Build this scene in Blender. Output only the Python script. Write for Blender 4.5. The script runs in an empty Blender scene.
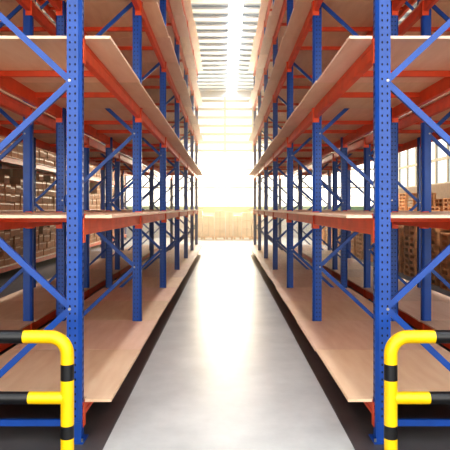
import bpy, math, random
from mathutils import Vector, Matrix
random.seed(7)
S = bpy.context.scene
S.view_settings.view_transform = 'Standard'
try: S.view_settings.look = 'Medium High Contrast'
except Exception as e: print('look', e)

# ---------------------------------------------------------------- materials
def srgb(r, g, b):
    f = lambda c: (c/255/12.92) if c/255 <= 0.04045 else ((c/255+0.055)/1.055)**2.4
    return (f(r), f(g), f(b), 1)

def newmat(name):
    m = bpy.data.materials.new(name); m.use_nodes = True
    nt = m.node_tree
    return m, nt, nt.nodes['Principled BSDF']

def paint(name, col, rough=0.4, var=0.12, scale=6, metallic=0.0, bump=0.0):
    m, nt, b = newmat(name)
    n = nt.nodes.new('ShaderNodeTexNoise'); n.inputs['Scale'].default_value = scale
    n.inputs['Detail'].default_value = 5
    g = nt.nodes.new('ShaderNodeNewGeometry')
    nt.links.new(g.outputs['Position'], n.inputs['Vector'])
    r = nt.nodes.new('ShaderNodeValToRGB')
    r.color_ramp.elements[0].position = 0.3; r.color_ramp.elements[1].position = 0.7
    r.color_ramp.elements[0].color = (col[0]*(1-var), col[1]*(1-var), col[2]*(1-var), 1)
    r.color_ramp.elements[1].color = (min(1, col[0]*(1+var)), min(1, col[1]*(1+var)), min(1, col[2]*(1+var)), 1)
    nt.links.new(n.outputs['Fac'], r.inputs['Fac'])
    nt.links.new(r.outputs['Color'], b.inputs['Base Color'])
    b.inputs['Roughness'].default_value = rough
    b.inputs['Metallic'].default_value = metallic
    if bump:
        bp = nt.nodes.new('ShaderNodeBump'); bp.inputs['Strength'].default_value = bump
        nt.links.new(n.outputs['Fac'], bp.inputs['Height'])
        nt.links.new(bp.outputs['Normal'], b.inputs['Normal'])
    return m

def emis(name, col, strength):
    m, nt, b = newmat(name)
    b.inputs['Base Color'].default_value = (0.6, 0.6, 0.6, 1)
    b.inputs['Emission Color'].default_value = col
    b.inputs['Emission Strength'].default_value = strength
    return m

M_BLUE = paint('blue_powdercoat', srgb(16, 70, 150), 0.36)
M_ORANGE = paint('orange_powdercoat', srgb(224, 86, 44), 0.42)
M_HOLE = paint('slot_shadow', srgb(8, 14, 34), 0.8)
M_STEEL = paint('zinc_steel', srgb(150, 150, 150), 0.35, metallic=0.8)
M_YEL = paint('safety_yellow', srgb(250, 200, 10), 0.35, 0.05)
M_BLK = paint('safety_black', srgb(24, 24, 26), 0.35, 0.1)
M_CARD = paint('cardboard', srgb(168, 110, 70), 0.8, 0.35, 2.5)
M_CARDP = paint('pale_cardboard', srgb(216, 180, 146), 0.8, 0.2, 2.5)
M_TAPE = paint('carton_tape', srgb(196, 160, 118), 0.4)
M_PALLET = paint('pallet_wood', srgb(206, 148, 98), 0.8, 0.45, 4)
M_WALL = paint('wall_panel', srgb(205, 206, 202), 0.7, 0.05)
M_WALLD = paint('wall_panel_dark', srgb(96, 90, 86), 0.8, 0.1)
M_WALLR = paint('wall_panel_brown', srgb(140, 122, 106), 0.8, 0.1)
M_FRAME = paint('window_frame_paint', srgb(172, 164, 144), 0.5, 0.05)
M_CEIL = paint('roof_sheet', srgb(140, 168, 192), 0.5, 0.08)
M_PURLIN = paint('purlin_paint', srgb(232, 238, 240), 0.5, 0.04)
M_GREEN = paint('green_panel', srgb(120, 160, 120), 0.6, 0.08)

def wood_mat():
    m, nt, b = newmat('plywood')
    g = nt.nodes.new('ShaderNodeNewGeometry')
    mp = nt.nodes.new('ShaderNodeMapping'); mp.inputs['Scale'].default_value = (9, 1.5, 9)
    nt.links.new(g.outputs['Position'], mp.inputs['Vector'])
    n = nt.nodes.new('ShaderNodeTexNoise'); n.inputs['Scale'].default_value = 1.5; n.inputs['Detail'].default_value = 6
    nt.links.new(mp.outputs['Vector'], n.inputs['Vector'])
    r = nt.nodes.new('ShaderNodeValToRGB')
    r.color_ramp.elements[0].position = 0.25; r.color_ramp.elements[1].position = 0.8
    r.color_ramp.elements[0].color = srgb(232, 194, 164)
    r.color_ramp.elements[1].color = srgb(246, 216, 190)
    nt.links.new(n.outputs['Fac'], r.inputs['Fac'])
    at = nt.nodes.new('ShaderNodeAttribute'); at.attribute_name = 'tone'
    mx = nt.nodes.new('ShaderNodeMix'); mx.data_type = 'RGBA'; mx.blend_type = 'MULTIPLY'
    mx.inputs['Factor'].default_value = 1
    nt.links.new(r.outputs['Color'], mx.inputs['A']); nt.links.new(at.outputs['Color'], mx.inputs['B'])
    nt.links.new(mx.outputs['Result'], b.inputs['Base Color'])
    b.inputs['Roughness'].default_value = 0.5
    return m
M_WOOD = wood_mat()

def floor_mat():
    m, nt, b = newmat('polished_concrete')
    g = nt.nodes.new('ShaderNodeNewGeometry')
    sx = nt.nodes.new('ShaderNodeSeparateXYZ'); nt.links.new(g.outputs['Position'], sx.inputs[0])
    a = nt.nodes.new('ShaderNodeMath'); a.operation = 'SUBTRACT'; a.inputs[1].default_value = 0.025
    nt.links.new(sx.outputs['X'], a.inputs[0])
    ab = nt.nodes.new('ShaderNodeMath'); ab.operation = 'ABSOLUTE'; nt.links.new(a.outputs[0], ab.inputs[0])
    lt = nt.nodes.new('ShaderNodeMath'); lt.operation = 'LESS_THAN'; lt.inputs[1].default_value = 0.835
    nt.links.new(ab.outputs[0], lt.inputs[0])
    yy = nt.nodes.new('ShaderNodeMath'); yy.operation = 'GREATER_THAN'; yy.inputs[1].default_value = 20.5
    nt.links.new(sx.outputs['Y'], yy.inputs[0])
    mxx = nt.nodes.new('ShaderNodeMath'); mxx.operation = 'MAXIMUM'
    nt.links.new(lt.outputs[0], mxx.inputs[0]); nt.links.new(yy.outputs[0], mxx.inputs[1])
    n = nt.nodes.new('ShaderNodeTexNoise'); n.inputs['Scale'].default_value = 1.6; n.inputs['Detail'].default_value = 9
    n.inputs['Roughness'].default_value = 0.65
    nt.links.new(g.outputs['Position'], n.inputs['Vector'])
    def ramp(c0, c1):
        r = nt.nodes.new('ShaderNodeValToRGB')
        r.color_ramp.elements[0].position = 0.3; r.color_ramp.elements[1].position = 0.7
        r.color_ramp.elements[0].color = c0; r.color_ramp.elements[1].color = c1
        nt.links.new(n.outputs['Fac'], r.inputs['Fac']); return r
    r1 = ramp(srgb(172, 174, 173), srgb(200, 201, 199)); r2 = ramp(srgb(66, 64, 66), srgb(94, 92, 92))  # light polished aisle; darker sides carry the racks' shade in their colour
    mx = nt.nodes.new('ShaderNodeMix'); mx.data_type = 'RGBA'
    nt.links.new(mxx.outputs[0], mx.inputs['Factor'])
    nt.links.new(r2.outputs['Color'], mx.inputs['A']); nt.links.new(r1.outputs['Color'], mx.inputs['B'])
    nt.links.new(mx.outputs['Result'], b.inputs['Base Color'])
    mr = nt.nodes.new('ShaderNodeMapRange'); mr.inputs['To Min'].default_value = 0.28; mr.inputs['To Max'].default_value = 0.44
    nt.links.new(n.outputs['Fac'], mr.inputs['Value']); nt.links.new(mr.outputs['Result'], b.inputs['Roughness'])
    b.inputs['Specular IOR Level'].default_value = 0.32
    return m
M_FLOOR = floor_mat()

# ---------------------------------------------------------------- mesh builder
class MB:
    def __init__(s): s.v = []; s.f = []; s.mi = []; s.tone = []; s.mats = []
    def m(s, mat):
        if mat not in s.mats: s.mats.append(mat)
        return s.mats.index(mat)
    def add(s, vs, fs, mat, tone=(1, 1, 1)):
        o = len(s.v); s.v += [tuple(v) for v in vs]; k = s.m(mat)
        for f in fs: s.f.append(tuple(i+o for i in f)); s.mi.append(k); s.tone.append(tone)
    def box(s, x0, x1, y0, y1, z0, z1, mat, tone=(1, 1, 1)):
        vs = [(x, y, z) for z in (z0, z1) for y in (y0, y1) for x in (x0, x1)]
        s.add(vs, [(0, 2, 3, 1), (4, 5, 7, 6), (0, 1, 5, 4), (2, 6, 7, 3), (0, 4, 6, 2), (1, 3, 7, 5)], mat, tone)
    def prism(s, poly, z0, z1, mat, tone=(1, 1, 1)):
        n = len(poly)
        area = sum(poly[i][0]*poly[(i+1) % n][1]-poly[(i+1) % n][0]*poly[i][1] for i in range(n))
        if area < 0: poly = poly[::-1]
        vs = [(x, y, z0) for x, y in poly]+[(x, y, z1) for x, y in poly]
        fs = [tuple(range(n-1, -1, -1)), tuple(range(n, 2*n))]
        fs += [(i, (i+1) % n, (i+1) % n+n, i+n) for i in range(n)]
        s.add(vs, fs, mat, tone)
    def bar(s, p, q, w, t, mat):   # bar in xz plane, w in plane, t along y
        p = Vector(p); q = Vector(q); d = (q-p).normalized(); y = Vector((0, 1, 0)); u = d.cross(y).normalized()
        vs = []
        for a in (p, q):
            for i, j in ((-1, -1), (1, -1), (1, 1), (-1, 1)):
                vs.append(a+u*(i*w/2)+y*(j*t/2))
        s.add(vs, [(0, 1, 2, 3), (7, 6, 5, 4), (0, 4, 5, 1), (1, 5, 6, 2), (2, 6, 7, 3), (3, 7, 4, 0)], mat)
    def cyl(s, c, axis, r, h, mat, n=12):
        c = Vector(c); a = Vector(axis).normalized(); t = a.orthogonal().normalized(); b = a.cross(t)
        vs = [c+(t*math.cos(2*math.pi*i/n)+b*math.sin(2*math.pi*i/n))*r for i in range(n)]
        vs += [v+a*h for v in vs]
        s.add(vs, [tuple(range(n-1, -1, -1)), tuple(range(n, 2*n))]+[(i, (i+1) % n, (i+1) % n+n, i+n) for i in range(n)], mat)
    def obj(s, name, parent=None, smooth=False, bevel=0):
        me = bpy.data.meshes.new(name); me.from_pydata(s.v, [], s.f)
        for m in s.mats: me.materials.append(m)
        for i, p in enumerate(me.polygons): p.material_index = s.mi[i]; p.use_smooth = smooth
        ca = me.color_attributes.new('tone', 'FLOAT_COLOR', 'CORNER')
        li = 0
        for i, p in enumerate(me.polygons):
            for _ in range(p.loop_total):
                ca.data[li].color = (*s.tone[i], 1); li += 1
        me.update()
        o = bpy.data.objects.new(name, me); S.collection.objects.link(o)
        if parent: o.parent = parent
        if bevel:
            md = o.modifiers.new('bevel', 'BEVEL'); md.width = bevel; md.segments = 2; md.limit_method = 'ANGLE'
        return o

def empty(name):
    o = bpy.data.objects.new(name, None); S.collection.objects.link(o); o.empty_display_size = 0.3; return o

# ---------------------------------------------------------------- racks
Y0 = 3.83; PITCH = 2.7
LEVELS = [0.28, 1.55, 2.79, 4.04, 5.29, 6.54]
PW = 0.10; DEPTH = 1.0
TOP = 6.95

def build_rack(sgn, xf, over, detail=True, backover=0.03, NF=7):
    """sgn: +1 right / -1 left. xf: distance of aisle-side face from the centre line. over: deck edge distance."""
    root = empty('pallet_rack')
    X = lambda d: sgn*d
    up = MB(); br = MB(); bm = MB(); dk = MB()
    def bx(mb, d0, d1, y0, y1, z0, z1, mat, tone=(1, 1, 1)):
        a, b = sorted((X(d0), X(d1))); mb.box(a, b, y0, y1, z0, z1, mat, tone)
    xr = xf+DEPTH-PW       # rear post near face
    for i in range(NF):
        y = Y0+i*PITCH
        for k, d in enumerate((xf, xr)):
            t = 0.006
            web0 = d if k == 0 else d+PW
            dr = 1 if k == 0 else -1
            h = 0.045
            prof = [(0, -h*0.55), (0, h*0.55), (0.022, h), (PW, h), (PW, h-0.02), (PW-t, h-0.02), (PW-t, h-t), (0.024, h-t), (t, h*0.5),
                    (t, -h*0.5), (0.024, -h+t), (PW-t, -h+t), (PW-t, -h+0.02), (PW, -h+0.02), (PW, -h), (0.022, -h)]
            up.prism([(X(web0+dr*a), y+b) for a, b in prof], 0.008, TOP, M_BLUE)
            bx(up, d-0.02, d+PW+0.02, y-0.075, y+0.075, 0.0, 0.01, M_BLUE)
            for dd in (d-0.008, d+PW+0.008):
                up.cyl((X(dd), y-0.055, 0.01), (0, 0, 1), 0.009, 0.02, M_STEEL, 6)
            bx(up, d+0.0, d+PW, y-0.052, y-0.045, 0.01, 0.14, M_BLUE)
            if detail and i < 4:
                z = 0.18
                while z < TOP-0.05:
                    for cx in (0.042, 0.078):
                        c = web0+dr*cx; r = 0.0065
                        yy = y-h-0.0007
                        n = 6
                        up.add([(X(c)+r*math.cos(2*math.pi*q/n), yy, z+(1.5*r)*math.sin(2*math.pi*q/n)) for q in range(n)], [tuple(range(n))], M_HOLE)
                    if k == 0:
                        for cy in (-0.013, 0.013):
                            xx = X(d)-sgn*0.0007
                            up.add([(xx, y+cy-0.006, z+0.012), (xx, y+cy+0.006, z+0.012), (xx, y+cy+0.003, z-0.012), (xx, y+cy-0.003, z-0.012)],
                                   [(0, 1, 2, 3)], M_HOLE)
                    z += 0.05
        da, db = xf+PW-0.02, xr+0.02
        nodes = []
        z = 0.13; rear = True
        while z < TOP-0.1:
            nodes.append((X(db if rear else da), y, z)); z += 0.78; rear = not rear
        for p, q in zip(nodes, nodes[1:]):
            br.bar(p, q, 0.042, 0.028, M_BLUE)
        for zz in (0.12, TOP-0.12):
            br.bar((X(da), y, zz), (X(db), y, zz), 0.042, 0.028, M_BLUE)
        for p in nodes:
            br.cyl((p[0], y-0.05, p[2]), (0, 1, 0), 0.011, 0.012, M_STEEL, 6)
    for i in range(NF-1):
        ya = Y0+i*PITCH+0.047; yb = Y0+(i+1)*PITCH-0.047
        for L in LEVELS:
            zt = L-0.02
            for k, d in enumerate((xf+0.01, xr+0.035)):
                bx(bm, d, d+0.05, ya, yb, zt-0.12, zt, M_ORANGE)
                fd = d-0.004 if k == 0 else d+0.05
                bx(bm, fd, fd+0.004, ya+0.04, yb-0.04, zt-0.035, zt-0.005, M_ORANGE)
                bx(bm, fd, fd+0.004, ya+0.04, yb-0.04, zt-0.115, zt-0.085, M_ORANGE)
                for yc0, yc1 in ((ya-0.001, ya+0.006), (yb-0.006, yb+0.001)):
                    bx(bm, d-0.015, d+0.06, yc0, yc1, zt-0.17, zt+0.03 if L > 1 else zt-0.001, M_ORANGE)
                for yc0, yc1 in ((ya-0.055, ya), (yb, yb+0.055)):
                    if k == 0:
                        bx(bm, xf-0.006, xf-0.001, yc0, yc1, zt-0.17, zt-0.002, M_ORANGE)
            for f in (0.33, 0.67):
                yc = ya+(yb-ya)*f
                bx(bm, xf+0.06, xr+0.035, yc-0.02, yc+0.02, zt-0.05, zt-0.002, M_ORANGE)
    for i in range(NF-1):
        for L in LEVELS:
            yA = Y0+i*PITCH; yB = yA+PITCH
            ym = (yA+yB)/2
            jit = 0.012 if L < 3 else 0.03
            for j, (a, b) in enumerate(((yA, ym), (ym, yB))):
                e = over+random.uniform(-jit, jit)
                g = 0.004; nt_ = 0.056
                r = xf+DEPTH+backover
                tone = random.uniform(0.82, 1.0); tn = (tone, tone*random.uniform(0.94, 1.0), tone*random.uniform(0.88, 1.0))
                if j == 0:
                    poly = [(e, a+g), (xf-0.012, a+g), (xf-0.012, a+nt_), (xf+PW+0.004, a+nt_), (xf+PW+0.004, a+g), (xr-0.004, a+g), (xr-0.004, a+nt_), (r, a+nt_), (r, b-g), (e, b-g)]
                else:
                    poly = [(e, a+g), (r, a+g), (r, b-nt_), (xr-0.004, b-nt_), (xr-0.004, b-g), (xf+PW+0.004, b-g), (xf+PW+0.004, b-nt_), (xf-0.012, b-nt_), (xf-0.012, b-g), (e, b-g)]
                dk.prism([(X(p), q) for p, q in poly], L-0.02, L, M_WOOD, tn)
    up.obj('uprights', root); br.obj('bracing', root); bm.obj('beams', root); dk.obj('plywood_decks', root)
    return root

build_rack(-1, 0.98, 0.79)
build_rack(+1, 1.03, 0.85)
build_rack(-1, 2.26, 2.24, False)
build_rack(+1, 2.31, 2.29, False)
build_rack(-1, 5.0, 4.95, False, NF=10)

# ---------------------------------------------------------------- cartons on the far left rack
cb = MB()
for L in LEVELS[:5]:
    for i in range(9):
        ya = Y0+i*PITCH+0.08; yb = ya+PITCH-0.16
        y = ya
        while y < yb-0.3:
            w = random.uniform(0.30, 0.38)
            if y+w > yb: w = yb-y
            z = L+0.001; n = random.choice((3, 4, 4, 5)); h = random.uniform(0.19, 0.22)
            for k in range(n):
                x1 = -5.02-random.uniform(0, 0.05); x0 = x1-0.75
                cb.box(x0, x1, y, y+w-0.012, z, z+h-0.006, M_CARD)
                cb.box(x1, x1+0.002, y+0.01, y+w-0.02, z+h*0.62, z+h*0.76, M_TAPE)
                cb.box(x0+0.35, x0+0.41, y-0.002, y, z, z+h-0.006, M_TAPE)
                z += h
            y += w+0.004
cb.obj('cardboard_cartons')

# ---------------------------------------------------------------- pallet stacks on the right
def pallet(mb, cx, cy, z, rot):
    R = Matrix.Rotation(rot, 3, 'Z')
    def b(x0, x1, y0, y1, z0, z1):
        o = len(mb.v); mb.box(x0, x1, y0, y1, z0, z1, M_PALLET)
        for i in range(o, o+8):
            v = R @ Vector(mb.v[i]); mb.v[i] = (v.x+cx, v.y+cy, v.z+z)
    for x in (-0.55, 0, 0.55):
        b(x-0.05, x+0.05, -0.4, 0.4, 0, 0.02)
        for y in (-0.35, 0, 0.35): b(x-0.05, x+0.05, y-0.05, y+0.05, 0.02, 0.1)
        b(x-0.05, x+0.05, -0.4, 0.4, 0.1, 0.118)
    for k in range(7):
        y = -0.4+k*0.118
        b(-0.6, 0.6, y, y+0.09, 0.118, 0.136)
for cx in (4.9, 6.3, 7.7):
    for cy in [8.4+1.15*k for k in range(16)]:
        mb = MB(); z = 0.0
        for k in range(random.choice((8, 9, 10)) if cx < 7 else random.choice((12, 14, 16))):
            pallet(mb, 0, 0, z, random.uniform(-0.06, 0.06)); z += 0.137
        o = mb.obj('wooden_pallet_stack'); o.location = (cx+random.uniform(-.05, .05), cy, 0.001)

# ---------------------------------------------------------------- end-of-row guards
def guard(sgn, xv, yc=3.45):
    root = empty('rack_end_guard_rail'); mb = MB()
    R = 0.041; H = 0.80; rb = 0.11; far = xv+0.95
    pts = []
    pts.append((xv, 0.012)); 
    for z in [0.012+0.02*k for k in range(1, int((H-rb-0.012)/0.02))]: pts.append((xv, z))
    for k in range(13):
        a = math.pi/2*k/12; pts.append((xv+rb-rb*math.cos(a), H-rb+rb*math.sin(a)))
    x = xv+rb+0.02
    while x < far-rb: pts.append((x, H)); x += 0.02
    for k in range(13):
        a = math.pi/2*k/12; pts.append((far-rb+rb*math.sin(a), H-rb+rb*math.cos(a)))
    z = H-rb-0.02
    while z > 0.012: pts.append((far, z)); z -= 0.02
    def black(x, z):
        if z < H-rb: return (0.535 < z < 0.64) or (0.165 < z < 0.255)
        return (xv+0.27 < x < xv+0.47) or (xv+0.62 < x < xv+0.75)
    def tube(pts, R, fn, n=20):
        rings = []
        for i, p in enumerate(pts):
            a = pts[max(0, i-1)]; b = pts[min(len(pts)-1, i+1)]
            t = Vector((b[0]-a[0], 0, b[1]-a[1])).normalized(); u = t.cross(Vector((0, 1, 0)))
            rings.append([Vector((p[0], 0, p[1]))+u*R*math.cos(2*math.pi*k/n)+Vector((0, 1, 0))*R*math.sin(2*math.pi*k/n) for k in range(n)])
        for i in range(len(pts)-1):
            mx, mz = (pts[i][0]+pts[i+1][0])/2, (pts[i][1]+pts[i+1][1])/2
            mat = M_BLK if fn(mx, mz) else M_YEL
            vs = rings[i]+rings[i+1]
            mb.add([(sgn*v.x, yc+v.y, v.z) for v in vs], [(k, (k+1) % n, (k+1) % n+n, k+n) for k in range(n)], mat)
    tube(pts, R, black)
    n = 50; tube([(xv+0.02+(far-xv-0.04)*k/n, 0.42) for k in range(n+1)], R*0.93, lambda x, z: (xv+0.24 < x < xv+0.45) or (xv+0.62 < x < xv+0.75))
    t = mb.obj('tube_frame', root, smooth=True)
    bp = MB()
    for x in (xv, far):
        bp.box(sgn*x-0.08, sgn*x+0.08, yc-0.08, yc+0.08, 0.0, 0.012, M_YEL)
        for a in (-0.06, 0.06):
            for b in (-0.06, 0.06): bp.cyl((sgn*x+a, yc+b, 0.012), (0, 0, 1), 0.009, 0.014, M_STEEL, 6)
    bp.obj('base_plates', root)
guard(-1, 0.98); guard(+1, 1.03)

# ---------------------------------------------------------------- room shell
XW = 9.0; YB = -5.0; YF = 30.0; ZC = 8.0
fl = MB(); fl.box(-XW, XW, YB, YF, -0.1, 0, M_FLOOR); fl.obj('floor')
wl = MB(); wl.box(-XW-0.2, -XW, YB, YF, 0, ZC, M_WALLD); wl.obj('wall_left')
wr = MB()
W0, W1 = 2.6, 6.8
wr.box(XW, XW+0.2, YB, YF, 0, W0, M_WALLR); wr.box(XW, XW+0.2, YB, YF, W1, ZC, M_WALLR)
wr.obj('wall_right')
M_PANE = emis('daylight_glass', (0.70, 0.88, 1.0, 1), 0.7)
wn = MB(); wn.box(XW+0.08, XW+0.1, YB, YF, W0, W1, M_PANE)
y = YB
while y < YF+0.01:
    wn.box(XW+0.0, XW+0.12, y-0.06, y+0.06, W0, W1, M_FRAME); y += 1.25
for z in (W0, W0+1.05, W0+2.15, W0+3.25, W1): wn.box(XW+0.01, XW+0.11, YB, YF, z-0.06, z+0.06, M_FRAME)
wn.obj('window_1')

wb = MB()
wb.box(-XW, XW, YF, YF+0.2, 0, 1.5, M_WALL)
wb.box(-XW, XW, YF, YF+0.2, 7.6, ZC, M_WALL)
wb.box(-XW, XW, YF-0.02, YF, 1.35, 1.7, M_GREEN)
wb.obj('wall_back')
M_SUNP = emis('sunlit_glass', (1.0, 0.85, 0.60, 1), 3.6)
M_SUNH = emis('sunlit_glass_high', (1.0, 0.92, 0.78, 1), 0.7)
wn = MB()
wn.box(-XW, XW, YF+0.06, YF+0.08, 1.5, 4.7, M_SUNP)
wn.box(-XW, XW, YF+0.06, YF+0.08, 4.7, 7.6, M_SUNH)
for k in range(-6, 7):
    wn.box(k*1.5-0.05, k*1.5+0.05, YF-0.01, YF+0.1, 4.6, 7.6, M_FRAME)
for z in (4.7, 5.15, 5.6, 6.05, 6.5, 6.95, 7.4): wn.box(-XW, XW, YF, YF+0.09, z-0.065, z+0.065, M_FRAME)
for z in (2.7, 3.7): wn.box(-XW, XW, YF, YF+0.09, z-0.04, z+0.04, M_FRAME)
wn.obj('window_2')

cl = MB()
SKY_FILL = [(-4.3, -3.8), (0.13, 0.58), (3.7, 4.3)]  # middle strip is the skylight; outer two added to light cartons and pallets
xs = [-XW]+[v for p in SKY_FILL for v in p]+[XW]
for a, b in zip(xs[0::2], xs[1::2]):
    cl.box(a, b, YB, YF, ZC, ZC+0.1, M_CEIL)
    y = YB+0.4
    while y < YF:
        cl.box(a, b, y-0.14, y+0.14, ZC-0.08, ZC, M_PURLIN); y += 0.8
cl.obj('ceiling')
M_SKY_FILL = emis('skylight_fill_panel', (0.97, 0.98, 1.0, 1), 13.0)
for n, (a, b) in enumerate(SKY_FILL):
    sk = MB(); sk.box(a, b, YB, YF, ZC+0.03, ZC+0.06, M_SKY_FILL); sk.obj('window_%d' % (n+3))  # side panels are added fill light, only the middle one a real skylight

fb = MB()
x = -1.65
while x < 1.6:
    w = random.uniform(0.36, 0.6); z = 0.15
    hh = random.uniform(1.0, 1.45); n = random.choice((2, 3, 4)); h = hh/n
    for k in range(n):
        yo = random.uniform(0, 0.08)
        fb.box(x, x+w-0.02, 28.2+yo, 28.9, z, z+h-0.015, M_CARDP)
        fb.box(x+w/2-0.03, x+w/2+0.03, 28.197+yo, 28.2+yo, z, z+h-0.015, M_TAPE)
        z += h
    fb.box(x, x+w, 28.15, 28.95, 0.11, 0.149, M_PALLET)
    for q in (x+0.02, x+w-0.1): fb.box(q, q+0.08, 28.15, 28.95, 0.0, 0.11, M_PALLET)
    x += w+0.015
fb.obj('carton_pallet_load')

# added scatter volume imitating lens glow in the far half of the hall
m = bpy.data.materials.new('glow_haze'); m.use_nodes = True; nt = m.node_tree; nt.nodes.clear()
vo = nt.nodes.new('ShaderNodeVolumeScatter'); vo.inputs['Density'].default_value = 0.036; vo.inputs['Color'].default_value = (1, 0.80, 0.53, 1)
vo.inputs['Anisotropy'].default_value = 0.45
ou = nt.nodes.new('ShaderNodeOutputMaterial'); nt.links.new(vo.outputs[0], ou.inputs['Volume'])
hz = MB(); hz.box(-4.9, 4.2, 10.0, 28.1, 0.02, 6.2, m); hz.obj('glow_haze')

# ---------------------------------------------------------------- lights
def area(name, loc, rot, sx, sy, power, col):
    l = bpy.data.lights.new(name, 'AREA'); l.shape = 'RECTANGLE'; l.size = sx; l.size_y = sy; l.energy = power; l.color = col
    o = bpy.data.objects.new(name, l); o.location = loc; o.rotation_euler = rot; S.collection.objects.link(o); return o
area('window_sun_light', (0.05, 29.9, 3.2), (math.radians(-90), 0, 0), 2.4, 2.4, 1150, (1, 0.76, 0.48))

w = bpy.data.worlds.new('World'); S.world = w; w.use_nodes = True
w.node_tree.nodes['Background'].inputs['Color'].default_value = (1.0, 0.98, 0.94, 1)
w.node_tree.nodes['Background'].inputs['Strength'].default_value = 3.6

# ---------------------------------------------------------------- camera
c = bpy.data.cameras.new('Camera'); c.lens = 44.4; c.sensor_width = 36; c.shift_y = -17/450
co = bpy.data.objects.new('Camera', c); co.location = (0, 0, 1.6); co.rotation_euler = (math.radians(90), 0, 0)
S.collection.objects.link(co); S.camera = co
